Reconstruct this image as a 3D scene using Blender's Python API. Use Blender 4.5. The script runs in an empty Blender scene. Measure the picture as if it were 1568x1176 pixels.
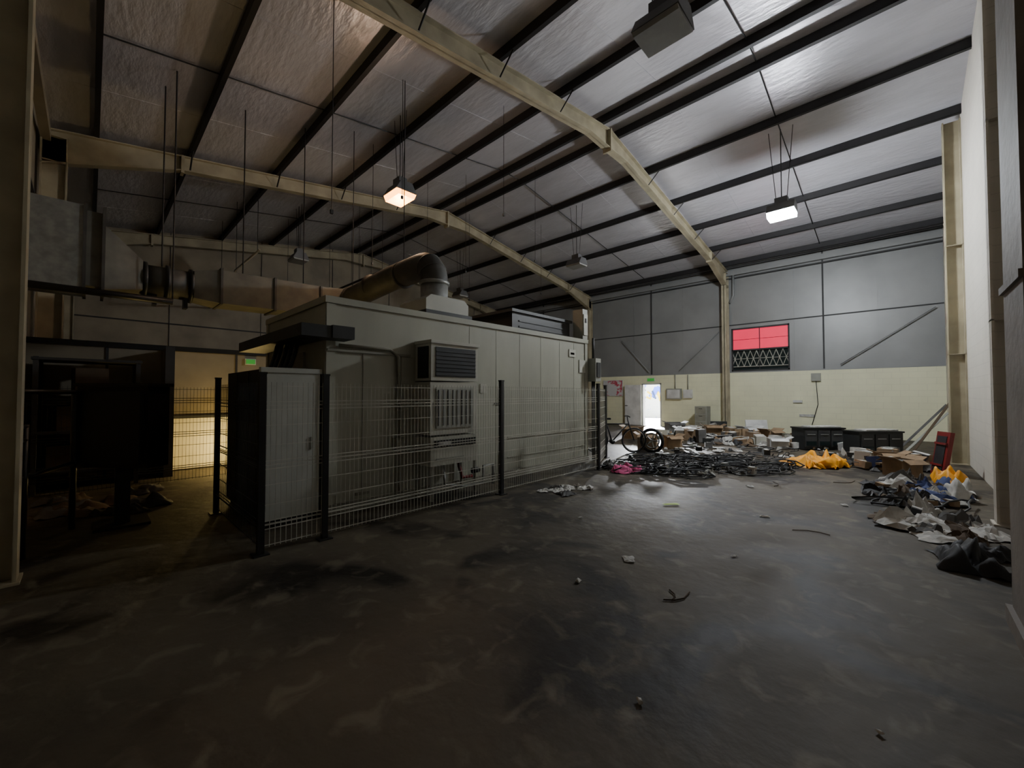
import bpy, bmesh, math, random
from mathutils import Vector, Matrix, noise
random.seed(7)
D=bpy.data
# ---------------------------------------------------------------- materials
def mat(name,col,rough=.7,metal=0.,scale=3.,var=.25,bump=0.,bscale=20.,emit=0.,ecol=None,col2=None,stretch=(1,1,1),lo=.35,hi=.65,detail=5):
    m=D.materials.new(name); m.use_nodes=True
    nt=m.node_tree; N=nt.nodes; L=nt.links; b=N['Principled BSDF']
    b.inputs['Roughness'].default_value=rough; b.inputs['Metallic'].default_value=metal
    tc=N.new('ShaderNodeTexCoord'); mp=N.new('ShaderNodeMapping'); mp.inputs['Scale'].default_value=stretch
    L.new(tc.outputs['Object'],mp.inputs['Vector'])
    n=N.new('ShaderNodeTexNoise'); n.inputs['Scale'].default_value=scale; n.inputs['Detail'].default_value=detail
    L.new(mp.outputs[0],n.inputs['Vector'])
    r=N.new('ShaderNodeValToRGB'); r.color_ramp.elements[0].position=lo; r.color_ramp.elements[1].position=hi
    c2=col2 if col2 else tuple(max(0,c*(1-var)) for c in col)
    r.color_ramp.elements[0].color=(*c2,1); r.color_ramp.elements[1].color=(*col,1)
    L.new(n.outputs['Fac'],r.inputs['Fac']); L.new(r.outputs[0],b.inputs['Base Color'])
    if bump>0:
        n2=N.new('ShaderNodeTexNoise'); n2.inputs['Scale'].default_value=bscale; n2.inputs['Detail'].default_value=4
        L.new(mp.outputs[0],n2.inputs['Vector'])
        bp=N.new('ShaderNodeBump'); bp.inputs['Strength'].default_value=bump; bp.inputs['Distance'].default_value=.05
        L.new(n2.outputs['Fac'],bp.inputs['Height']); L.new(bp.outputs[0],b.inputs['Normal'])
    if emit>0:
        b.inputs['Emission Color'].default_value=(*(ecol or col),1); b.inputs['Emission Strength'].default_value=emit
    return m
M={}
M['cream']=mat('cream_steel_paint',(.42,.37,.25),.6,scale=2,var=.3)
M['roof']=mat('foil_lining',(.60,.585,.625),.36,.30,scale=.9,var=.12,bump=.45,bscale=3.0,stretch=(1,3,1))
M['purlin']=mat('dark_purlin',(.014,.013,.014),.6)
M['sheet']=mat('grey_cladding',(.285,.29,.285),.40,.1,scale=1.0,var=.15,bump=.10,bscale=2)
M['far']=mat('beige_cladding',(.30,.255,.18),.6,scale=1.2,var=.3)
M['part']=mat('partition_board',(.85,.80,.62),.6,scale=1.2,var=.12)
M['seam']=mat('seam_dark',(.04,.04,.04),.7)
M['cont']=mat('container_paint',(.40,.40,.325),.45,scale=1.6,var=.16,stretch=(1,1,.25),bump=.06,bscale=3)
M['cont2']=mat('container_trim',(.28,.275,.22),.5,scale=4,var=.2)
M['black']=mat('black_paint',(.008,.008,.008),.45)
M['dark']=mat('dark_plastic',(.02,.022,.022),.5)
M['grille']=mat('grille_dark',(.015,.018,.02),.6)
M['wire']=mat('galvanised_wire',(.55,.54,.47),.45,.1)
M['galv']=mat('galvanised_duct',(.36,.37,.35),.45,.5,scale=8,var=.3)
M['duct']=mat('dull_duct',(.19,.18,.145),.6,.2,scale=3,var=.35)
M['dduct']=mat('dark_flue',(.085,.082,.072),.6,.15,scale=3,var=.4)
M['unit']=mat('unit_white',(.50,.50,.43),.45,scale=3,var=.12)
M['cab']=mat('cabinet_grey',(.32,.325,.28),.5,scale=4,var=.15)
M['cabw']=mat('cabinet_pale_grey',(.46,.47,.42),.5,scale=4,var=.12)
M['greenblk']=mat('cabinet_dark_green',(.012,.016,.013),.5)
M['pier']=mat('painted_pier',(.26,.23,.205),.7,scale=2,var=.3,bump=.15,bscale=12)
M['lamp']=mat('lamp_body',(.13,.13,.13),.5,.3)
M['warm']=mat('lamp_glow_amber',(1,.55,.15),.3,emit=10,ecol=(1,.36,.05))
M['cool']=mat('lamp_glow_white',(1,1,1),.3,emit=40,ecol=(.85,.95,1))
M['off']=mat('lamp_diffuser_off',(.35,.35,.33),.3)
M['red']=mat('red_panel_daylit_glow',(.8,.02,.05),.5,emit=.75,ecol=(1,.03,.11))  # emission stands in for daylight coming through the red window panel
M['white']=mat('white_plastic',(.7,.7,.68),.5)
M['green']=mat('exit_sign_green',(.05,.45,.08),.5,emit=.12,ecol=(.2,1,.15))
M['card']=mat('cardboard',(.28,.19,.11),.9,scale=6)
M['wood']=mat('chip_wood',(.25,.17,.09),.8,scale=6,var=.4)
M['yellow']=mat('yellow_tarp',(.90,.38,.0),.6,scale=4,var=.2)
M['pink']=mat('pink_fabric',(.75,.12,.30),.8)
M['cblack']=mat('black_fabric',(.018,.018,.020),.7,var=.5)
M['cgrey']=mat('grey_fabric',(.12,.117,.112),.85,var=.5)
M['cwhite']=mat('white_fabric',(.60,.59,.55),.8,var=.35,scale=8)
M['cblue']=mat('blue_fabric',(.025,.045,.15),.8)
M['cbrown']=mat('brown_fabric',(.09,.06,.035),.9)
M['redp']=mat('red_plastic',(.20,.015,.015),.5)
M['lime']=mat('lime_card',(.45,.60,.15),.8)
M['rubber']=mat('rubber',(.010,.010,.010),.6)
M['chrome']=mat('chrome',(.5,.5,.5),.25,.9)
M['poster']=mat('poster',(.6,.6,.6),.7,scale=3,col2=(.55,.08,.12),lo=.45,hi=.5)
M['graf']=mat('graffiti_paint',(.85,.88,.9),.8,scale=1.6,col2=(.05,.10,.55),lo=.42,hi=.46,detail=2)
M['graf2']=mat('graffiti_yellow',(.85,.6,.05),.8,scale=3,var=.2)
M['ext']=mat('outdoor_ground',(.35,.35,.33),.9)
M['glass']=mat('dark_glass',(.02,.03,.03),.1)

def floor_mat():
    m=mat('concrete_floor',(.098,.080,.053),.8,scale=.7,bump=.18,bscale=7,col2=(.046,.037,.025),lo=.3,hi=.7,detail=8)
    nt=m.node_tree;N=nt.nodes;L=nt.links;b=N['Principled BSDF']
    b.inputs['Specular IOR Level'].default_value=.35
    src=b.inputs['Base Color'].links[0].from_socket
    tc=[n for n in N if n.type=='TEX_COORD'][0]
    n=N.new('ShaderNodeTexNoise');n.inputs['Scale'].default_value=.75;n.inputs['Detail'].default_value=4;n.inputs['Distortion'].default_value=.8
    L.new(tc.outputs['Object'],n.inputs['Vector'])
    r=N.new('ShaderNodeValToRGB');r.color_ramp.elements[0].position=.40;r.color_ramp.elements[1].position=.50
    r.color_ramp.elements[0].color=(.14,.125,.11,1);r.color_ramp.elements[1].color=(1,1,1,1)
    L.new(n.outputs['Fac'],r.inputs['Fac'])
    mx=N.new('ShaderNodeMix');mx.data_type='RGBA';mx.blend_type='MULTIPLY';mx.inputs[0].default_value=.9
    L.new(src,mx.inputs[6]);L.new(r.outputs[0],mx.inputs[7])
    n3=N.new('ShaderNodeTexNoise');n3.inputs['Scale'].default_value=4.5;n3.inputs['Detail'].default_value=8;n3.inputs['Distortion'].default_value=.7
    L.new(tc.outputs['Object'],n3.inputs['Vector'])
    r3=N.new('ShaderNodeValToRGB');r3.color_ramp.elements[0].position=.54;r3.color_ramp.elements[1].position=.70
    r3.color_ramp.elements[0].color=(0,0,0,1);r3.color_ramp.elements[1].color=(.6,.6,.6,1)
    L.new(n3.outputs['Fac'],r3.inputs['Fac'])
    m2=N.new('ShaderNodeMix');m2.data_type='RGBA';L.new(r3.outputs[0],m2.inputs[0])
    L.new(mx.outputs[2],m2.inputs[6]);m2.inputs[7].default_value=(.17,.145,.10,1)
    L.new(m2.outputs[2],b.inputs['Base Color'])
    rr=N.new('ShaderNodeMapRange');rr.inputs[3].default_value=.45;rr.inputs[4].default_value=.85
    L.new(n.outputs['Fac'],rr.inputs[0]);L.new(rr.outputs[0],b.inputs['Roughness'])
    return m
M['floor']=floor_mat()
def block_mat(name,c1,c2,mort,swap):
    m=mat(name,c1,.75,scale=1.5,var=.12)
    nt=m.node_tree;N=nt.nodes;L=nt.links;b=N['Principled BSDF']
    tc=[n for n in N if n.type=='TEX_COORD'][0]
    sx=N.new('ShaderNodeSeparateXYZ');cx=N.new('ShaderNodeCombineXYZ')
    L.new(tc.outputs['Object'],sx.inputs[0])
    L.new(sx.outputs[1 if swap else 0],cx.inputs[0]);L.new(sx.outputs[2],cx.inputs[1])
    bk=N.new('ShaderNodeTexBrick');bk.inputs['Scale'].default_value=1
    bk.inputs['Brick Width'].default_value=.44;bk.inputs['Row Height'].default_value=.215;bk.inputs['Mortar Size'].default_value=.008
    bk.inputs['Color1'].default_value=(*c1,1);bk.inputs['Color2'].default_value=(*c2,1);bk.inputs['Mortar'].default_value=(*mort,1)
    L.new(cx.outputs[0],bk.inputs['Vector']);
    src=b.inputs['Base Color'].links[0].from_socket
    mx=N.new('ShaderNodeMix');mx.data_type='RGBA';mx.inputs[0].default_value=.5
    L.new(src,mx.inputs[6]);L.new(bk.outputs[0],mx.inputs[7]);L.new(mx.outputs[2],b.inputs['Base Color'])
    return m
M['block']=block_mat('cream_blockwork',(.84,.83,.58),(.80,.79,.56),(.68,.67,.48),False)
M['blockw']=block_mat('white_blockwork',(.60,.56,.48),(.57,.53,.45),(.47,.44,.38),True)

# ---------------------------------------------------------------- mesh builder
class B:
    def __init__(s,name): s.name=name; s.bm=bmesh.new(); s.ms=[]
    def mi(s,k):
        if k not in s.ms: s.ms.append(k)
        return s.ms.index(k)
    def faces(s,vs,fs,k,smooth=False):
        i=s.mi(k); v=[s.bm.verts.new(p) for p in vs]
        for f in fs:
            try:
                q=s.bm.faces.new([v[j] for j in f]); q.material_index=i; q.smooth=smooth
            except ValueError: pass
    def box(s,x0,x1,y0,y1,z0,z1,k):
        vs=[(x,y,z) for x in(x0,x1) for y in(y0,y1) for z in(z0,z1)]
        s.faces(vs,[(0,1,3,2),(4,6,7,5),(0,4,5,1),(2,3,7,6),(0,2,6,4),(1,5,7,3)],k)
    def obox(s,c,size,rot,k):
        R=rot if isinstance(rot,Matrix) else Matrix.Rotation(rot,3,'Z')
        vs=[Vector(c)+R@Vector((a*size[0]/2,b*size[1]/2,d*size[2]/2)) for a in(-1,1) for b in(-1,1) for d in(-1,1)]
        s.faces(vs,[(0,1,3,2),(4,6,7,5),(0,4,5,1),(2,3,7,6),(0,2,6,4),(1,5,7,3)],k)
    def prism(s,pts,x0,x1,k,axis='X'):
        n=len(pts)
        def P(p,a): return (a,p[0],p[1]) if axis=='X' else (p[0],a,p[1])
        vs=[P(p,x0) for p in pts]+[P(p,x1) for p in pts]
        s.faces(vs,[tuple(range(n)),tuple(range(2*n-1,n-1,-1))]+[(i,(i+1)%n,n+(i+1)%n,n+i) for i in range(n)],k)
    def tube(s,path,r,k,seg=8,closed=False,caps=True):
        pts=[Vector(p) for p in path]; n=len(pts); rs=r if isinstance(r,(list,tuple)) else [r]*n
        rings=[]; prev=None
        for i in range(n):
            if closed: t=pts[(i+1)%n]-pts[i-1]
            else: t=pts[min(i+1,n-1)]-pts[max(i-1,0)]
            t.normalize()
            if prev is None:
                a=Vector((0,0,1)) if abs(t.z)<.9 else Vector((1,0,0)); u=t.cross(a).normalized()
            else:
                u=(prev-t*prev.dot(t)); u=u.normalized() if u.length>1e-6 else t.orthogonal().normalized()
            prev=u; w=t.cross(u)
            rings.append([pts[i]+(u*math.cos(2*math.pi*j/seg)+w*math.sin(2*math.pi*j/seg))*rs[i] for j in range(seg)])
        vs=[p for q in rings for p in q]; fs=[]
        for i in range(n if closed else n-1):
            a=i*seg;b=((i+1)%n)*seg
            for j in range(seg): fs.append((a+j,a+(j+1)%seg,b+(j+1)%seg,b+j))
        if caps and not closed: fs+= [tuple(range(seg-1,-1,-1)),tuple(range((n-1)*seg,n*seg))]
        s.faces(vs,fs,k,seg>5)
    def cloth(s,c,sx,sy,rz,k,h=.08,z=.012,n=9,sc=5.,edge=3):
        o=Vector((random.random()*50,random.random()*50,0)); vs=[];fs=[]
        R=Matrix.Rotation(rz,3,'Z')
        for i in range(n+1):
            for j in range(n+1):
                u=i/n-.5;v=j/n-.5
                p=Vector((u*sx,v*sy,0))
                w=noise.noise_vector(p*sc*.9+o)*.30*min(sx,sy)
                q=R@(p+Vector((w.x,w.y,0)))
                e=max(0,1-(2*max(abs(u),abs(v)))**edge)
                zz=z+h*e*(.35+ 1.2*abs(noise.noise(p*sc+o)))+h*.45*noise.noise(p*sc*2.5+o)
                vs.append((c[0]+q.x,c[1]+q.y,max(.008,zz)))
        for i in range(n):
            for j in range(n):
                a=i*(n+1)+j; fs.append((a,a+1,a+n+2,a+n+1))
        s.faces(vs,fs,k,n>8)
    def cable(s,x,y,r,k,z=.03,rad=.011,turns=1.3):
        ph=random.random()*6; a=random.uniform(.6,1.4); m=int(14*turns); hz=random.uniform(.03,.12)
        s.tube([(x+math.cos(t+ph)*r*a*(1+.3*math.sin(2.3*t+ph)),y+math.sin(t*1.1+ph)*r*(1+.2*math.cos(3.1*t)),z+hz*max(0,math.sin(1.4*t+ph))+.005) for t in [i*6.28*turns/m for i in range(m)]],rad,k,5)
    def done(s):
        bmesh.ops.recalc_face_normals(s.bm,faces=s.bm.faces)
        me=D.meshes.new(s.name+'_mesh'); s.bm.to_mesh(me); s.bm.free()
        for k in s.ms: me.materials.append(M[k])
        o=D.objects.new(s.name,me); bpy.context.scene.collection.objects.link(o); return o

# ---------------------------------------------------------------- dimensions (metres)
YL,YR,YC=-.8,19.5,9.4
XN,XF=1.1,-19.7
EAVE,RIDGE=7.2,8.8
def zr(y):
    h=(YR-YC) if y>YC else (YC-YL)
    return RIDGE-(RIDGE-EAVE)*abs(y-YC)/h
# ---------------------------------------------------------------- shell
b=B('floor'); b.box(XF-.3,XN+.3,YL-.3,YR,-.2,0,'floor'); b.done()
b=B('ceiling')
for (ya,yb) in ((YL-.3,YC),(YC,YR+.3)):
    b.prism([(ya,zr(ya)),(yb,zr(yb)),(yb,zr(yb)+.12),(ya,zr(ya)+.12)],XF-.3,XN+.3,'roof')
for x in(-3.9,-7.3,-10.8,-14.2,-17.6,-.4):
    for (ya,yb) in ((YL,YC),(YC,YR)): b.prism([(ya,zr(ya)-.006),(yb,zr(yb)-.006),(yb,zr(yb)+.01),(ya,zr(ya)+.01)],x,x+.03,'roof')
b.done()
b=B('wall_right')
dx0,dx1,dz=-9.5,-8.5,2.12
wx0,wx1,wz0,wz1=-5.33,-3.2,2.58,4.45
y0,y1=YR,YR+.25
ZB=2.55
b.box(XF-.3,dx0,y0,y1,0,ZB,'block'); b.box(dx1,XN+.3,y0,y1,0,ZB,'block'); b.box(dx0,dx1,y0,y1,dz,ZB,'block')
b.box(XF-.3,wx0,y0+.06,y1,ZB,EAVE+.1,'sheet'); b.box(wx1,XN+.3,y0+.06,y1,ZB,EAVE+.1,'sheet')
b.box(wx0,wx1,y0+.06,y1,wz1,EAVE+.1,'sheet'); b.box(wx0,wx1,y0+.06,y1,ZB,wz0,'sheet')
for x in(-2.1,-9.0,-16): b.box(x-.025,x+.025,y0+.02,y0+.07,ZB,EAVE,'seam')
for x in(-2.15,-9.05): b.box(x-.9,x-.885,y0+.045,y0+.07,ZB,EAVE,'sheet'); b.box(x+1.6,x+1.62,y0+.05,y0+.07,ZB,EAVE,'sheet')
b.box(XF,XN,y0+.03,y0+.07,4.60,4.64,'seam')
b.box(XF,XN,y0-.01,y0+.08,ZB-.03,ZB+.02,'sheet')
b.done()
b=B('wall_left'); b.box(XF-.3,XN+.3,YL-.25,YL,0,ZB,'far'); b.box(XF-.3,XN+.3,YL-.25,YL-.04,ZB,EAVE+.1,'far')
for z in(ZB,4.0,5.4): b.box(XF,XN,YL-.05,YL+.01,z,z+.05,'seam')
b.done()
def gable(name,xa,xb,k1,k2):
    b=B(name); b.box(xa,xb,YL,YR,0,ZB,k1)
    b.prism([(YL,ZB),(YR,ZB),(YR,EAVE),(YC,RIDGE),(YL,EAVE)],xa,xb,k2)
    return b
b=gable('wall_back',XF-.25,XF,'far','far')
for z in(ZB,4.2,5.7): b.box(XF,XF+.05,YL,YR,z,z+.04,'seam')
for y in(2.,5.,8.,11.,14.,17): b.box(XF,XF+.03,y,y+.02,ZB,zr(y),'seam')
b.done()
b=gable('wall_front',XN,XN+.25,'blockw','blockw'); b.done()
b=B('trim_1'); b.box(XF,XN,YR-.16,YR-.02,EAVE-.42,EAVE-.22,'sheet'); b.tube([(XF,YR-.22,EAVE-.1),(XN,YR-.22,EAVE-.1)],.04,'seam',6)
b.box(XF,XN,YR-.06,YR+.05,EAVE-.55,EAVE-.5,'seam');b.done()
b=B('trim_2'); b.box(XF,XN,YL+.02,YL+.16,EAVE-.42,EAVE-.22,'far'); b.done()
b=B('window_1')
b.box(wx0,wx1,YR+.10,YR+.14,3.52,wz1,'red')
for x in(wx0,wx1-.05): b.box(x,x+.05,YR+.02,YR+.16,wz0,wz1,'seam')
b.box((wx0+wx1)/2-.012,(wx0+wx1)/2+.012,YR+.06,YR+.16,wz0,wz1,'seam')
b.box(wx0,wx1,YR+.085,YR+.10,3.95,3.965,'redp')
for z in(wz0,3.47,wz1-.05): b.box(wx0,wx1,YR+.02,YR+.16,z,z+.06,'seam')
b.box(wx0,wx1,YR+.14,YR+.16,wz0,3.5,'glass')
n=9; w=(wx1-wx0)/n
for i in range(n):
    for (p,q) in(((wx0+i*w,2.78),(wx0+(i+1)*w,3.45)),((wx0+(i+1)*w,2.78),(wx0+i*w,3.45))):
        b.tube([(p[0],YR+.08,p[1]),(q[0],YR+.08,q[1])],.014,'wire',4)
b.tube([(wx0,YR+.08,2.78),(wx1,YR+.08,2.78)],.018,'wire',4)
b.tube([(wx0,YR+.08,3.12),(wx1,YR+.08,3.12)],.012,'wire',4)
b.done()
b=B('door_1')
for x in(dx0,dx1-.06): b.box(x,x+.06,YR-.03,YR+.2,0,dz,'white')
b.box(dx0,dx1,YR-.03,YR+.2,dz-.06,dz,'white')
b.obox((dx0-.44,YR-.14,1.04),(.85,.045,2.04),.12,'white'); b.obox((dx0-.76,YR-.22,1.0),(.12,.06,.03),.12,'chrome')
b.done()
b=B('exit_sign'); b.box(-9.2,-8.85,YR-.05,YR-.001,2.24,2.38,'green'); b.box(-9.22,-8.83,YR-.02,YR-.0005,2.22,2.40,'white'); b.done()
b=B('ground_outside'); b.box(-30,5,YR,40,-.25,-.02,'ext'); b.done()
b=B('graffiti_wall_outside'); b.box(-18,-6,27,27.2,-.02,3,'graf')
for i in range(9):
    c=(-13.4+i*.28,.7+random.random()*1.2)
    p=[(c[0]+random.uniform(-.3,.3),26.97,c[1]+random.uniform(-.5,.5)) for _ in range(4)]
    b.tube(p,.06,'graf2' if i%2 else 'cblue',5)
b.box(-18,-6,26.9,27.3,3,3.1,'ext'); b.done()

# ---------------------------------------------------------------- portal frames
def col(b,x,yi,yo,z1,k='cream',w=.2):
    ya,yb=min(yi,yo),max(yi,yo)
    b.box(x-w/2,x+w/2,ya,ya+.025,0,z1,k); b.box(x-w/2,x+w/2,yb-.025,yb,0,z1,k)
    b.box(x-.012,x+.012,ya,yb,0,z1,k); b.box(x-w/2-.04,x+w/2+.04,ya-.04,yb+.02,0,.02,k)
    for z in (z1-.55,z1-.02): b.box(x-w/2,x+w/2,ya,yb,z,z+.02,k)
def portal(x,name='portal_frame'):
    b=B(name); k='cream'; w=.2; pd=.2; dp=.36
    col(b,x,YL+.40,YL+.02,zr(YL)-pd-.1); col(b,x,YR-.40,YR-.02,zr(YR)-pd-.1)
    for s in(-1,1):
        ye=YL+.02 if s<0 else YR-.02
        def top(t): y=YC+(ye-YC)*t; return y,zr(y)-pd
        def depth(t):
            d=dp
            if t>.78: d+= (t-.78)/.22*.38
            if t<.09: d+= (.09-t)/.09*.16
            return d
        ts=[0,.045,.09,.3,.5,.78,.89,1]
        T=[top(t) for t in ts]; Bm=[(T[i][0],T[i][1]-depth(ts[i])) for i in range(len(ts))]
        b.prism(T+Bm[::-1],x-.012,x+.012,k)
        b.prism(T+[(p[0],p[1]-.025) for p in T[::-1]],x-w/2,x+w/2,k)
        b.prism([(p[0],p[1]+.025) for p in Bm]+Bm[::-1],x-w/2,x+w/2,k)
        y,z=top(.78); b.box(x-w/2-.01,x+w/2+.01,y-.03,y+.03,z-depth(.78)-.06,z,k)
        if s<0:
            y,z=top(0); b.box(x-w/2-.02,x+w/2+.02,y-.03,y+.03,z-depth(0)-.08,z,k)
    return b.done()
for x in(-5.5,-12.5,-19.4): portal(x)
b=B('roof_purlins')
PY=[9.0,7.2,5.3,3.5,1.6,.0,9.8,11.6,13.5,15.4,17.3,18.9]
for y in PY:
    z=zr(y); t=.06 if abs(y-YC)>.6 else .09
    b.box(XF,XN,y-t/2,y+t/2,z-.2,z-.002,'purlin'); b.box(XF,XN,y-t/2,y+.05,z-.205,z-.19,'purlin')
for xr in(-2.1,-9.0,-16.0):
    ys=sorted(PY)
    for i in range(len(ys)-1):
        b.tube([(xr,ys[i],zr(ys[i])-.05),(xr,ys[i+1],zr(ys[i+1])-.05)],.014,'purlin',5)
for xr in(-5.5,-12.5):
    for y in PY[1:5]+PY[7:11]:
        b.tube([(xr+.1,y,zr(y)-.53),(xr+.45,y,zr(y)-.2)],.018,'purlin',4)
b.done()
b=B('wall_bracing')
b.tube([(-1.6,YR-.05,2.7),(.9,YR-.05,4.5)],.02,'sheet',6)
b.tube([(-7.6,YR-.05,2.7),(-5.8,YR-.05,4.4)],.02,'sheet',6); b.tube([(-10.6,YR-.05,4.4),(-9.1,YR-.05,2.7)],.02,'sheet',6)
b.done()
for (y,xx) in((13.75,.80),(7.75,.82)):
    b=B('gable_post'); k='cream' if y>10 else 'blockw'; zt=zr(y)-.2
    b.box(xx,xx+.025,y-.1,y+.1,0,zt,k); b.box(XN-.03,XN-.002,y-.1,y+.1,0,zt,k); b.box(xx,XN-.002,y-.012,y+.012,0,zt,k)
    b.box(xx-.03,XN-.002,y-.14,y+.14,0,.02,k)
    for z in(2.5,5): b.box(xx,XN-.002,y-.1,y+.1,z,z+.02,k)
    b.done()
b=B('brick_pier'); b.box(.54,XN-.001,3.85,4.48,0,zr(3.85)-.25,'pier'); b.box(.51,XN-.001,3.82,4.51,0,.12,'pier')
for z in (2.3,): b.box(.52,XN-.001,3.83,4.50,z,z+.05,'pier')
b.done()

# ---------------------------------------------------------------- lamps
def lamp(x,y,glow,z=6.25):
    b=B('high_bay_lamp')
    b.prism([(y-.14,z+.22),(y+.14,z+.22),(y+.26,z),(y-.26,z)],x-.30,x+.30,'lamp')
    b.box(x-.14,x+.14,y-.10,y+.10,z+.22,z+.38,'lamp')
    if glow: b.prism([(y-.25,z-.002),(y+.25,z-.002),(y+.2,z-.12),(y-.2,z-.12)],x-.29,x+.29,glow)
    else: b.prism([(y-.25,z-.002),(y+.25,z-.002),(y+.22,z-.05),(y-.22,z-.05)],x-.29,x+.29,'off')
    for dx in(-.12,.12):
        b.tube([(x+dx,y,z+.38),(x+dx*2.2,y,zr(y)-.01)],.008,'purlin',4)
    b.tube([(x,y,z+.38),(x,y,zr(y)-.01)],.012,'purlin',4)
    b.done()
lamp(-8.3,4.9,'warm',6.2); lamp(-2.1,12.1,'cool',6.2); lamp(-2.1,4.95,None,6.2); lamp(-8.3,12.,None,6.2)
lamp(-14.9,4.9,None,6.2); lamp(-14.9,12.,None,6.2)
def light(name,kind,loc,energy,col,size=.2,target=None,sy=None):
    l=D.lights.new(name,kind); l.energy=energy; l.color=col
    if kind=='POINT': l.shadow_soft_size=size
    if kind=='SUN': l.angle=size
    if kind=='AREA':
        l.size=size
        if sy: l.shape='RECTANGLE'; l.size_y=sy
    o=D.objects.new(name,l); o.location=loc
    if target: o.rotation_euler=(Vector(target)-Vector(loc)).to_track_quat('-Z','Y').to_euler()
    bpy.context.scene.collection.objects.link(o); return o
light('lamp_light_cool','POINT',(-2.1,12.1,5.9),1100,(.90,.95,1),.22)
light('lamp_light_amber','POINT',(-8.3,4.9,5.9),105,(1,.74,.52),.2)
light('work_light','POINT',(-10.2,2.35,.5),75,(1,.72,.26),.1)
light('daylight_outside_door','AREA',(-12.3,25.6,3.3),30000,(.93,.96,1),2.4,(-5.0,12.0,0),.9)
light('sun','SUN',(10,30,10),4,(.95,.97,1),math.radians(12),(11,25,8))
b=B('suspension_wires')
for (x,y,z) in((-6.2,2.5,4.4),(-7.2,4.3,5.6),(-6.6,6.6,5.8),(-9.8,5.0,5.0),(-9.9,8.2,5.5),(-11,7.5,5.4),(-8.2,9.6,5.8),(-13.5,6.4,4.9),(-14.2,7.2,4.9),(-10.2,12.3,5.6),(-12.1,10.2,5.3),(-16.3,5.0,4.8),(-17.2,8.2,5.0)):
    b.tube([(x,y,zr(y)-.01),(x,y,z)],.007,'purlin',4); b.box(x-.02,x+.02,y-.02,y+.02,z-.06,z,'seam')
b.done()
b=B('cable_conduit'); b.tube([(-12.8,3.2,5.6),(-15.5,3.2,5.6),(-15.5,3.2,5.0),(XF+.1,3.2,5.0)],.035,'cream',6)
b.tube([(-12.8,7.0,5.9),(-19.1,7.0,5.9)],.04,'seam',6)
for x in(-13,-15.4,-17.5): b.tube([(x,7.0,5.9),(x,7.0,zr(7)-.01)],.008,'purlin',4); b.tube([(x,3.2,5.6 if x>-15.5 else 5.0),(x,3.2,zr(3.2)-.01)],.008,'purlin',4)
b.done()

# ---------------------------------------------------------------- container
b=B('plant_container')
x0,x1,y0,y1,z1=-8.0,-5.45,2.15,8.3,2.9
b.box(x0,x1,y0,y1,.12,z1-.06,'cont')
b.box(x0-.03,x1+.03,y0-.03,y1+.03,z1-.09,z1,'cont')
b.box(x0-.02,x1+.025,y0-.02,y1+.02,.0,.14,'cont2')
for y in(y0,y1-.1): b.box(x1-.05,x1+.02,y-.01,y+.11,.14,z1-.1,'cont')
for x in(x0-.01,x1-.1): b.box(x,x+.1,y0-.025,y0+.05,.14,z1-.1,'cont')
for y in(4.6,5.25,5.9,6.55,7.2,7.75): b.box(x1,x1+.004,y,y+.010,.15,z1-.1,'cont')
b.box(x1,x1+.035,y0,y0+1.25,2.17,2.2,'cont2'); b.box(x1,x1+.012,y0+.5,y0+.512,.14,2.16,'cont2'); b.box(x1,x1+.012,y0+1.1,y0+1.112,.14,2.16,'cont2')
b.box(x1,x1+.02,y0+3.4,y1,.75,.775,'cont'); b.box(x1,x1+.015,y0+3.4,y1,.38,.395,'cont')
b.box(x1,x1+.02,7.55,7.8,2.45,2.62,'unit'); b.box(x1,x1+.02,7.95,8.2,2.1,2.4,'unit')
b.box(x1,x1+.015,4.85,5.0,1.62,1.78,'unit'); b.box(x1,x1+.02,5.2,5.4,1.4,1.43,'dark'); b.box(x1,x1+.02,7.6,7.75,2.5,2.55,'dark')
b.box(x1,x1+.03,5.35,5.42,.2,.5,'cont2'); b.box(x1,x1+.03,2.55,2.75,.2,.24,'cont2')
b.box(-7.6,-6.2,y0-.03,y0,.2,2.2,'cont2'); b.box(-6.95,-6.90,y0-.06,y0,.3,2.1,'cont')
b.tube([(x1+.04,2.3,2.25),(x1+.04,3.05,2.25),(x1+.05,3.18,2.15),(x1+.05,3.2,.9)],.025,'cont2',8)
b.box(x1,x1+.12,3.12,3.28,.75,.95,'cont2'); b.tube([(x1+.05,3.2,.75),(x1+.05,3.2,.16)],.025,'cont2',8)
b.done()
b=B('rooftop_unit')
b.box(-7.9,-5.75,6.0,8.0,2.9,3.30,'black'); b.box(-7.95,-5.7,5.95,8.05,3.30,3.36,'dark')
for z in(3.0,3.12): b.box(-5.75,-5.735,6.2,7.9,z,z+.03,'dark')
b.done()
b=B('junction_box')
b.box(-5.70,-5.42,8.08,8.28,2.9,3.62,'cab') ; b.box(-5.42,-5.40,8.10,8.26,3.0,3.5,'unit'); b.box(-5.40,-5.385,8.15,8.20,3.3,3.4,'dark'); b.done()
b=B('wall_isolator')
b.box(-5.44,-5.22,8.32,8.55,1.9,2.45,'cab'); b.box(-5.22,-5.2,8.36,8.51,2.0,2.35,'dark')
for y in(8.38,8.46): b.tube([(-5.35,y,1.9),(-5.35,y,.02)],.025,'dark',6)
b.tube([(-5.35,8.42,2.45),(-5.35,8.42,2.95)],.03,'dark',6); b.box(-5.5,-5.44,8.32,8.55,1.9,2.45,'cab'); b.done()
b=B('air_conditioning_unit')
xa,xb=-5.44,-5.02; ya,yb=3.50,4.42
b.box(xa,xb,ya,yb,1.80,2.38,'unit'); b.box(xa,xb+.03,ya-.02,yb+.02,2.36,2.41,'unit')
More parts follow.
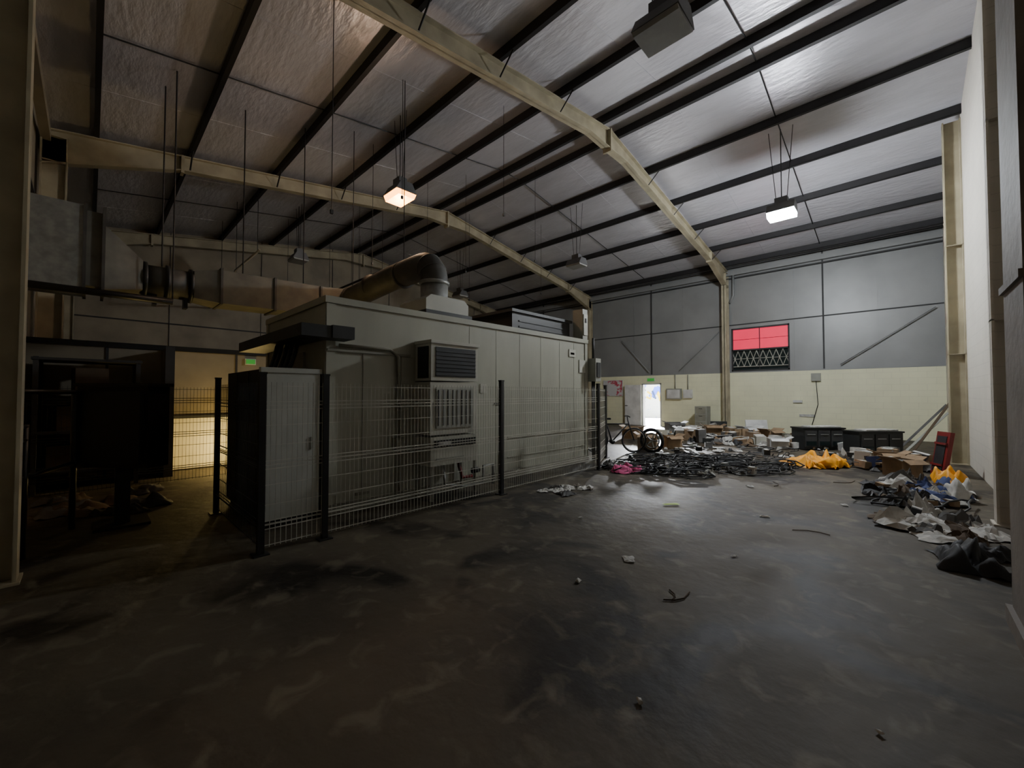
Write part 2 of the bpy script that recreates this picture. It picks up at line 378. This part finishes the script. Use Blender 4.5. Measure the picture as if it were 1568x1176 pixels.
b.box(xb,xb+.012,ya+.08,yb-.06,1.86,2.31,'grille')
for i in range(7): b.box(xb+.01,xb+.022,ya+.08,yb-.06,1.88+i*.06,1.887+i*.06,'dark')
b.box(xa+.08,xb-.06,ya-.012,ya,1.84,2.32,'grille')
b.box(xa,xb-.02,ya,yb,.98,1.78,'unit'); b.box(xb-.02,xb,ya+.1,yb-.1,1.08,1.70,'cab')
for i in range(8): b.box(xb-.002,xb+.01,ya+.13+i*.09,ya+.14+i*.09,1.12,1.66,'seam')
b.box(xa,xb,ya,yb,.52,.95,'unit'); b.box(xb,xb+.02,ya+.06,yb-.06,.80,.90,'dark'); b.box(xb,xb+.015,ya+.1,yb-.3,.60,.63,'cab')
b.box(xb+.015,xb+.03,ya+.12,ya+.35,.82,.88,'white')
for y in(ya+.04,yb-.04):
    for x in(xa+.06,xb-.03): b.box(x-.02,x+.02,y-.02,y+.02,0,.52,'cont2')
b.tube([(xb-.1,3.8,.5),(xb-.05,3.8,.2),(xb+.05,4.1,.15),(xb+.05,4.5,.15),(xb+.05,4.5,.42),(xb+.05,4.72,.42),(xb+.05,4.72,.1)],.022,'galv',8)
b.tube([(xb-.1,4.1,.5),(xb,4.1,.28),(xb,4.3,.28)],.03,'redp',8); b.tube([(xb,4.3,.36),(xb,4.44,.36)],.045,'dark',8)
b.done()
b=B('cable_tray')
b.prism([(1.72,2.45),(1.72,2.30),(2.10,2.30),(2.10,2.45)],-8.0,-5.1,'dark')
b.box(-5.40,-5.08,2.08,2.36,2.30,2.46,'dark')
for i,x in enumerate((-5.75,-5.95,-6.15,-6.4,-6.6)):
    b.tube([(x,1.9,2.32),(x+.02,1.86,2.15),(x+.05,1.8,1.98),(x+.05,1.78,1.93)],.028,'black',6)
b.done()
b=B('switchgear_cabinet')
b.box(-7.2,-5.52,1.42,2.08,.08,1.9,'greenblk'); b.box(-5.52,-5.47,1.42,2.08,.08,1.9,'cabw'); b.box(-7.15,-5.55,1.46,2.05,0,.08,'dark')
b.box(-5.54,-5.455,1.40,2.10,1.86,1.92,'cabw'); b.box(-5.47,-5.462,1.46,1.47,.2,1.8,'cab')
b.box(-5.47,-5.45,1.97,2.0,.9,1.05,'cab')
for x in(-6.1,-6.65): b.box(x,x+.02,1.41,1.425,.1,1.88,'dark')
b.done()
b=B('exhaust_flue')
cx,cy=-6.15,4.35
b.box(cx-.48,cx+.48,cy-.5,cy+.5,2.9,3.02,'dark'); b.prism([(cy-.46,3.02),(cy+.46,3.02),(cy+.46,3.22),(cy+.36,3.3),(cy-.36,3.3),(cy-.46,3.22)],cx-.42,cx+.42,'unit')
b.tube([(cx,cy,3.3),(cx,cy,3.34),(cx,cy,3.62)],[.27,.25,.25],'galv',20)
R=.36; path=[(cx,cy,3.60)]+[(cx-R+R*math.cos(a),cy,3.66+R*math.sin(a)) for a in [math.pi/2*i/6 for i in range(7)]]+[(cx-1.5,cy,4.02),(-8.0,cy,4.0),(-9.64,cy,3.9)]
b.tube(path,.25,'dduct',20)
for x in(-7.2,-8.5,-9.5): b.tube([(x-.03,cy,4.0 if x>-9 else 3.92),(x+.03,cy,4.0 if x>-9 else 3.92)],.27,'dduct',20)
b.tube([(cx,cy,3.59),(cx,cy,3.65)],.275,'galv',20)
for a in(.5,1.0): 
    q=Vector((cx-R+R*math.cos(a),cy,3.66+R*math.sin(a))); t=Vector((-math.sin(a),0,math.cos(a)))*.012; b.tube([q-t,q+t],.262,'dduct',20)
b.tube([(-7.2,cy,4.25),(-7.2,cy,zr(cy)-.01)],.01,'purlin',4); b.tube([(-9.5,cy,4.2),(-9.5,cy,zr(cy)-.01)],.01,'purlin',4)
b.done()
b=B('ventilation_duct')
def rect(yA,hA,wA,zA,yB,hB,wB,zB,k):
    vs=[]
    for (y,h,w,z) in((yA,hA,wA,zA),(yB,hB,wB,zB)):
        vs+=[(-10-w,y,z-h),(-10+w,y,z-h),(-10+w,y,z+h),(-10-w,y,z+h)]
    b.faces(vs,[(0,1,2,3),(7,6,5,4),(0,4,5,1),(1,5,6,2),(2,6,7,3),(3,7,4,0)],k)
rect(-.75,.68,.45,4.0,-.1,.68,.45,4.0,'galv'); rect(-.1,.62,.4,4.0,.12,.62,.4,4.0,'duct'); rect(.12,.55,.4,3.9,.62,.26,.28,3.72,'duct')
b.tube([(-10,.62,3.7),(-10,1.35,3.7)],.28,'dduct',20)
for y in(.64,.95,1.3): b.tube([(-10,y,3.7),(-10,y+.05,3.7)],.33,'dark',20)
rect(1.35,.26,.28,3.7,1.75,.33,.35,3.72,'duct'); rect(1.75,.33,.35,3.72,3.7,.33,.35,3.76,'duct'); rect(3.7,.33,.35,3.76,4.7,.33,.35,3.85,'duct')
for y in(1.75,2.7,3.65): rect(y,.36,.38,3.73,y+.04,.36,.38,3.73,'dduct')
for y in(-.1,.12): rect(y-.02,.71,.48,4.0,y+.02,.71,.48,4.0,'dduct')
for y in(.9,2.2,3.4): b.tube([(-10,y,4.0),(-10,y,zr(y)-.01)],.012,'purlin',4)
for y in(.8,1.25): b.box(-10.1,-9.9,y-.03,y+.03,3.25,3.45,'dark')
b.done()
b=B('wall_partition')
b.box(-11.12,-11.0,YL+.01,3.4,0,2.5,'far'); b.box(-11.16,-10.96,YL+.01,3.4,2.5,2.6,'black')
for y in(.2,2.3): b.box(-11.0,-10.98,y,y+.04,0,2.5,'seam')
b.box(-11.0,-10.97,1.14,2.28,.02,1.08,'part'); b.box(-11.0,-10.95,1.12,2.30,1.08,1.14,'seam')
b.box(-10.99,-10.25,1.02,1.12,0,2.5,'far'); b.box(-10.28,-10.2,1.0,1.14,0,2.52,'seam')  # short dividing wall added to keep the work light off the left side
b.done()
b=B('emergency_exit_sign'); b.box(-10.995,-10.93,2.5,2.68,2.30,2.40,'green'); b.box(-10.999,-10.95,2.48,2.70,2.28,2.42,'white'); b.done()
b=B('high_shelf_beam'); b.tube([(-9.4,YL+.02,3.25),(-9.4,1.0,3.25)],.06,'black',6); b.tube([(-9.4,1.0,3.25),(-9.4,1.0,zr(1)-.01)],.012,'purlin',4); b.done()
b=B('storage_rack')
for x in(-10.8,-9.9):
    for y in(-.6,.6): b.box(x-.03,x+.03,y-.03,y+.03,0,2.2,'seam')
for z in(.3,.95,1.6,2.15): b.box(-10.85,-9.85,-.65,.65,z,z+.04,'seam')
for (y,z,s) in((-.3,.34,.4),(.25,.34,.45),(-.2,.99,.4),(.3,.99,.35),(0,1.64,.4)): b.obox((-10.3,y,z+s/2),(.6,s,s),.1,'cbrown')
b.done()

# ---------------------------------------------------------------- fence
def fence_panel(b,p,q,z0=.06,z1=1.72,k='wire',wt=.004):
    p=Vector((p[0],p[1],0)); q=Vector((q[0],q[1],0)); L=(q-p).length; d=(q-p)/L; nn=Vector((-d.y,d.x,0))
    R=math.atan2(d.y,d.x); n=int(L/.05)
    for i in range(n+1):
        c=p+d*(L*i/n); b.obox((c.x,c.y,(z0+z1)/2),(wt,wt,z1-z0),R,k)
    z=z0+.02; zs=[]
    while z<z1: zs.append(z); z+=.2
    for z in zs:
        c=(p+q)/2; b.obox((c.x,c.y,z),(L,.007,.007),R,k)
    for zc in(.28,.88,1.48):
        for dz_ in(-.04,0,.04):
            c=(p+q)/2+nn*(.03 if dz_==0 else .0); b.obox((c.x,c.y,zc+dz_),(L,.009,.010),R,k)
def post(b,x,y,h=1.8):
    b.box(x-.03,x+.03,y-.03,y+.03,0,h,'black'); b.box(x-.035,x+.035,y-.035,y+.035,h,h+.02,'black'); b.box(x-.07,x+.07,y-.07,y+.07,0,.012,'black')
b=B('mesh_security_fence')
FX=-4.62
pts=[(FX,1.2),(FX,1.82),(FX,4.57),(FX,7.45)]
for p in pts: post(b,*p)
for i in range(3): fence_panel(b,(pts[i][0],pts[i][1]+.03),(pts[i+1][0],pts[i+1][1]-.03),wt=.006 if i==0 else .004)
post(b,-6.65,1.2); fence_panel(b,(FX-.03,1.2),(-6.62,1.2),k='dark')
for y in(-.72,2.3): post(b,-9.3,y)
fence_panel(b,(-9.3,-.69),(-9.3,2.27),k='dark')
post(b,FX-.75,9.0); fence_panel(b,(FX-.1,7.6),(FX-.73,8.95))
b.done()
b=B('control_station')
b.obox((-6.95,.30,1.2),(.92,.28,.98),math.radians(40),'black'); b.obox((-6.86,.19,1.2),(.82,.1,.86),math.radians(40),'dark')
b.box(-7.02,-6.88,.23,.37,0,.75,'black'); b.box(-7.2,-6.7,.05,.55,0,.03,'black'); b.obox((-6.95,.3,1.71),(.98,.34,.04),math.radians(40),'black')
b.done()
b=B('steel_barrier')
for z in(.78,1.62): b.tube([(-5.8,-.55,z),(-7.1,-.12,z)],.028,'black',6)
for z in (1.15,1.28): b.tube([(-5.8,-.55,z),(-6.15,-.42,z)],.02,'black',6)
for (x,y) in((-5.8,-.55),(-6.15,-.43),(-7.1,-.12)): b.tube([(x,y,0),(x,y,1.64 if x!=-6.15 else 1.3)],.03,'black',6)
b.done()
b=B('rubbish_heap')
for i in range(16): b.cloth((-8.2+random.uniform(-.9,.7),.1+random.uniform(-.5,.7)),.4,.3,random.random()*6,random.choice(['cbrown','cgrey','cbrown','cblack']),h=.12)
b.done()

# ---------------------------------------------------------------- debris
def litter(name,cx,cy,rx,ry,n,ks,smin=.15,smax=.5,h=.06,dome=0.,rz=0,boxes=0,bmax=.4,cables=0,xmax=9):
    b=B(name)
    def rp():
        while True:
            a=random.random()*6.283; r=math.sqrt(random.random())
            u=math.cos(a)*r*rx; v=math.sin(a)*r*ry
            x=cx+u*math.cos(rz)-v*math.sin(rz); y=cy+u*math.sin(rz)+v*math.cos(rz)
            if x<xmax and y<19.0 and not(x<-4.7 and y<9.2): return x,y,r
    for i in range(n):
        x,y,r=rp(); s=random.uniform(smin,smax)
        b.cloth((x,y),s,s*random.uniform(.4,1),random.random()*6,random.choice(ks),h=h*random.uniform(.4,1.6),z=.012+dome*(1-r)*random.random(),n=7,sc=2.8/s)
    for i in range(boxes):
        x,y,r=rp(); sx=random.uniform(.12,bmax); sy=random.uniform(.08,bmax*.8); sz=random.uniform(.05,bmax*.8)
        k=random.choice(['card','card','card','wood','white','cwhite','cab','cab','dark','cblack','cgrey','cgrey','cwhite','unit','cblue'])
        Rm=Matrix.Rotation(random.random()*3,3,'Z')@Matrix.Rotation(random.uniform(-.25,.25),3,'X')
        b.obox((x,y,sz/2+.03),(sx,sy,sz),Rm,k); b.obox(Vector((x,y,sz/2+.03))+Rm@Vector((0,0,sz/2)),(sx*.5,sy*1.01,.012),Rm,'cwhite' if k!='white' else 'cgrey')
    for i in range(cables):
        x,y,r=rp(); b.cable(x,y,random.uniform(.12,.5),random.choice(['rubber','rubber','cblack','cgrey']),z=.015+dome*(1-r)*random.random(),rad=random.uniform(.008,.016),turns=random.uniform(.8,2.2))
    return b
CW=math.radians(44)
K1=['cblack','cblack','cgrey','cgrey','cblack','cgrey','cwhite']
K2=['cwhite','cgrey','cbrown','card','cblack','cgrey','cwhite','cgrey','cblack']
litter('cable_heap',-3.5,9.3,2.1,1.25,42,K1,.12,.36,.08,.10,rz=CW,cables=85,boxes=8,bmax=.2).done()
litter('paper_litter',-3.95,5.75,.75,.32,12,['cwhite','cwhite','cgrey','cgrey'],.15,.38,.04,rz=math.radians(75)).done()
litter('paper_litter',-3.2,12.2,2.4,1.5,50,['cwhite','cgrey','cbrown','cgrey','cblack','cwhite'],.10,.28,.05,.04,rz=CW,boxes=12,bmax=.2,cables=8).done()
litter('scattered_rubbish',-5.0,15.4,1.6,1.9,70,K2,.2,.5,.14,.22,rz=CW,boxes=50,bmax=.55,cables=8).done()
litter('scattered_rubbish',-2.2,15.5,2.4,1.2,80,K2,.2,.5,.12,.2,rz=CW*.7,boxes=55,bmax=.5,cables=8).done()
litter('scattered_rubbish',-.2,12.6,.85,1.3,50,K2+['wood'],.15,.45,.14,.22,boxes=28,bmax=.4,cables=6,xmax=.7).done()
litter('rag_heap',.16,9.1,.5,1.2,48,['cblack','cgrey','cblack','cbrown','cblack','cwhite','cblue'],.2,.55,.14,.17,cables=3,boxes=6,bmax=.22,xmax=.75).done()
litter('paper_heap',.30,7.0,.38,.5,22,['cwhite','cwhite','cgrey','cwhite','cbrown'],.25,.5,.12,.12,boxes=2,bmax=.2,xmax=.7).done()
b=B('yellow_tarpaulin')
b.cloth((-1.40,11.25),1.15,.8,CW,'yellow',h=.26,n=26,sc=3.6,edge=5)
b.cloth((-1.30,11.2),.85,.6,CW+.3,'yellow',h=.30,n=18,sc=4.5,edge=5)
b.done()
b=B('pink_garment'); b.cloth((-4.12,7.54),.40,.34,.5,'pink',h=.2,n=14,sc=7); b.cloth((-3.95,7.75),.26,.2,1.5,'pink',h=.12,n=10,sc=8); b.done()
b=B('lime_card'); b.cloth((-2.42,5.82),.24,.10,.9,'lime',h=.01,n=4); b.done()
b=B('paper_scrap')
for (x,y,s) in((-1.92,3.62,.14),(-1.0,2.0,.04),(-.35,1.35,.02),(-1.2,4.4,.06),(-2.0,2.9,.05),(-1.3,6.1,.1),(-.1,2.6,.03),(-3.0,4.4,.05),(-.6,7.5,.1),(-1.9,7.9,.12)): b.cloth((x,y),s,s*.7,x*7,'cwhite',h=.02,n=5,sc=20)
b.done()
b=B('cable_offcuts')
for (x,y,a,l) in((-1.35,3.1,.4,.28),(-1.3,3.15,1.3,.16),(-.6,5.8,2.6,.35),(-1.6,8.2,1.0,.4),(-.9,9.3,.2,.5)):
    b.tube([(x+l*t*math.cos(a+t*.8),y+l*t*math.sin(a+t*.8),.010) for t in(0,.3,.6,1)],.006,'cbrown',5)
b.done()
b=B('black_rubbish_bag'); b.cloth((.42,5.75),.45,.62,.2,'cblack',h=.24,n=16,sc=4); b.cloth((.55,6.15),.35,.4,.9,'cblack',h=.18,n=12,sc=5); b.done()
b=B('yellow_sack'); b.cloth((.56,9.75),.34,.62,.3,'yellow',h=.36,n=14,sc=4,z=.14); b.cloth((.6,9.15),.28,.45,.4,'cwhite',h=.3,n=12,sc=4,z=.08); b.cloth((.5,9.4),.5,.6,.1,'cblue',h=.25,n=12,sc=4); b.done()
def console(x,y,rz):
    b=B('drawer_console'); R=Matrix.Rotation(rz,3,'Z')
    def P(a,c,z): v=R@Vector((a,c,0)); return (x+v.x,y+v.y,z)
    b.obox(P(0,0,.31),(1.15,.5,.58),rz,'dark'); b.obox(P(0,0,.62),(1.2,.55,.04),rz,'black')
    for i in(-1,0,1):
        b.obox(P(i*.37,-.26,.33),(.33,.02,.46),rz,'seam'); b.obox(P(i*.37,-.275,.45),(.22,.015,.02),rz,'galv'); b.obox(P(i*.37,-.275,.2),(.28,.01,.12),rz,'glass')
    b.obox(P(.1,0,.66),(.9,.35,.03),rz+.06,'cwhite')
    b.done()
console(-1.75,14.6,.75); console(-.55,14.2,.8)
def carton(name,x,y,s,h,rz,k='card'):
    b=B(name); R=Matrix.Rotation(rz,3,'Z')
    def P(a,c,z): v=R@Vector((a,c,0)); return (x+v.x,y+v.y,z)
    t=.012
    b.obox(P(0,0,.01),(s,s*.8,t),rz,k)
    for sg in(-1,1):
        b.obox(P(sg*s/2,0,h/2),(t,s*.8,h),rz,k); b.obox(P(0,sg*s*.4,h/2),(s,t,h),rz,k)
        b.obox(P(sg*(s/2+.07),0,h+.03),(.15,s*.75,t),R@Matrix.Rotation(-sg*.5,3,'Y'),k)
        b.obox(P(0,sg*(s*.4+.07),h-.02),(s*.95,.15,t),R@Matrix.Rotation(sg*-.5,3,'X'),k)
    b.obox(P(0,0,h*.75),(s*.6,s*.5,h*.4),rz+.3,random.choice(['cgrey','cwhite','cbrown']))
    b.done()
for (x,y,s,h,rz,k) in((-5.3,11.2,.5,.42,.3,'card'),(-4.9,11.9,.45,.35,1.0,'card'),(-5.4,14.4,.6,.4,.2,'white'),(-6.2,15.4,.6,.5,.7,'cgrey'),(-4.9,15.6,.55,.45,.5,'card'),(-3.9,16.3,.6,.4,.9,'white'),(-7.0,13.6,.6,.4,.1,'card'),(-.2,11.9,.4,.32,.4,'card'),(0.0,11.0,.45,.32,.9,'card'),(-2.6,13.9,.45,.3,.4,'white'),(-3.1,15.5,.5,.4,1.1,'card')):
    carton('open_carton',x,y,s,h,rz,k)
b=B('filing_cabinet'); b.box(-6.6,-6.1,18.6,19.1,0,1.05,'cab')
for z in(.1,.42,.74): b.box(-6.56,-6.14,18.58,18.6,z,z+.28,'cont2'); b.box(-6.42,-6.28,18.56,18.58,z+.2,z+.22,'dark')
b.done()
b=B('monitor'); b.obox((-5.2,17.2,.32),(.6,.05,.4),.5,'dark'); b.obox((-5.2,17.2,.06),(.08,.08,.12),.5,'dark'); b.obox((-5.2,17.2,.01),(.3,.2,.02),.5,'dark'); b.done()
b=B('leaning_board'); b.obox((-3.9,17.3,.33),(.75,.04,.6),Matrix.Rotation(.6,3,'Z')@Matrix.Rotation(-.25,3,'X'),'white'); b.obox((-3.95,17.2,.02),(.7,.1,.03),.6,'white');b.done()
b=B('red_plastic_panel')
Rp=Matrix.Rotation(.5,3,'Z')@Matrix.Rotation(.16,3,'Y')
b.obox((.58,11.7,.42),(.07,.34,.86),Rp,'redp'); b.obox((.545,11.69,.42),(.02,.24,.70),Rp,'cblack')
for z in(.2,.62): b.obox((.53+ (z-.42)*.16,11.69,z),(.03,.3,.04),Rp,'redp')
b.done()
b=B('leaning_timbers')
for i,(a,c) in enumerate((((-.1,15.1,.05),(.9,16.2,1.3)),((.05,14.9,.05),(.9,15.7,1.1)),((.2,15.0,.05),(.95,15.6,1.4)))): b.tube([a,c],.035,('cgrey','cab','cbrown')[i],4)
b.done()
b=B('timber_offcuts')
for i in range(8):
    x=random.uniform(-.7,.3);y=random.uniform(10.3,13.5); b.obox((x,y,.06+.02*i),(random.uniform(.4,.8),.09,.04),random.random()*3,random.choice(['wood','card','cgrey']))
b.done()
def bicycle(x,y,rz):
    b=B('bicycle'); R=Matrix.Rotation(rz,3,'Z')
    def P(a,z,c=0): v=R@Vector((a,c,0)); return (x+v.x,y+v.y,z)
    r=.32
    for cx_ in(-.52,.52):
        b.tube([P(cx_+r*math.cos(t),.34+r*math.sin(t)) for t in [i*math.pi/16 for i in range(32)]],.022,'rubber',6,closed=True)
        b.tube([P(cx_+(r-.03)*math.cos(t),.34+(r-.03)*math.sin(t)) for t in [i*math.pi/12 for i in range(24)]],.01,'chrome',4,closed=True)
        for i in range(12): t=i*math.pi/6; b.tube([P(cx_,.34),P(cx_+(r-.03)*math.cos(t),.34+(r-.03)*math.sin(t))],.003,'chrome',3)
    bb,st,hd,ra,fa=P(-.08,.3),P(-.22,.78),P(.36,.78),P(-.52,.34),P(.52,.34)
    for (p,q) in((bb,st),(bb,hd),(st,hd),(bb,ra),(st,ra),(P(.36,.86),fa)): b.tube([p,q],.018,'cblack',6)
    b.tube([P(.36,.84),P(.34,.98)],.015,'dark',6); b.tube([P(.34,.98,-.28),P(.36,1.0,0),P(.34,.98,.28)],.014,'dark',6)
    b.tube([st,P(-.24,.9)],.014,'chrome',6); b.obox(P(-.25,.92),(.26,.13,.05),rz,'dark')
    b.tube([P(-.08,.3,-.1),P(-.08,.3,.1)],.06,'dark',10)
    b.done()
bicycle(-5.65,9.95,.75)
b=B('spare_wheel')
b.tube([(-4.9+.3*math.cos(t),10.6,.33+.3*math.sin(t)) for t in [i*math.pi/14 for i in range(28)]],.045,'rubber',8,closed=True); b.tube([(-4.9+.2*math.cos(t),10.6,.33+.2*math.sin(t)) for t in [i*math.pi/14 for i in range(28)]],.02,'chrome',6,closed=True)
for i in range(5): t=i*1.2566; b.tube([(-4.9,10.6,.33),(-4.9+.2*math.cos(t),10.6,.33+.2*math.sin(t))],.02,'chrome',5)
b.done()
b=B('notice_board'); b.box(-11.7,-10.6,YR-.04,YR-.001,1.5,2.3,'poster'); 
for z in(1.48,2.3): b.box(-11.72,-10.58,YR-.05,YR-.001,z,z+.03,'white')
for x in(-11.73,-10.6): b.box(x,x+.03,YR-.05,YR-.001,1.48,2.33,'white')
b.done()
b=B('fuse_box'); b.box(-8.2,-7.5,YR-.14,YR-.001,1.35,1.85,'cab'); b.box(-7.4,-7.0,YR-.12,YR-.001,1.4,1.8,'white'); b.tube([(-7.8,YR-.05,1.85),(-7.8,YR-.05,2.55)],.02,'cab',6); b.tube([(-7.2,YR-.05,1.8),(-7.2,YR-.05,2.5)],.02,'cab',6)
b.box(-8.15,-7.55,YR-.15,YR-.14,1.4,1.8,'white'); b.done()
b=B('wall_socket'); b.box(-2.5,-2.2,YR-.1,YR-.001,2.1,2.4,'cab'); b.tube([(-2.35,YR-.04,2.1),(-2.3,YR-.04,1.2),(-2.5,YR-.04,.4)],.012,'dark',5); b.box(-3.1,-2.8,YR-.06,YR-.001,1.25,1.35,'white'); b.box(-2.9,-2.4,YR-.03,YR-.001,.7,.8,'cwhite');b.done()
b=B('rain_downpipe'); b.tube([(-5.2,YR-.1,EAVE-.4),(-5.2,YR-.1,5.9),(-5.35,YR-.1,5.6)],.05,'sheet',8); b.done()

# ---------------------------------------------------------------- world
w=D.worlds.new('World'); bpy.context.scene.world=w; w.use_nodes=True
nt=w.node_tree; bg=nt.nodes['Background']
sky=nt.nodes.new('ShaderNodeTexSky'); sky.sky_type='HOSEK_WILKIE'; sky.turbidity=6
nt.links.new(sky.outputs[0],bg.inputs['Color']); bg.inputs['Strength'].default_value=2.5
# ---------------------------------------------------------------- camera
cam=D.cameras.new('camera'); cam.sensor_width=36; cam.lens=36*620/1568; cam.clip_start=.05
co=D.objects.new('camera',cam); co.location=(0,0,1.6); co.rotation_euler=(math.radians(91.4),0,math.radians(43.8))
bpy.context.scene.collection.objects.link(co); bpy.context.scene.camera=co
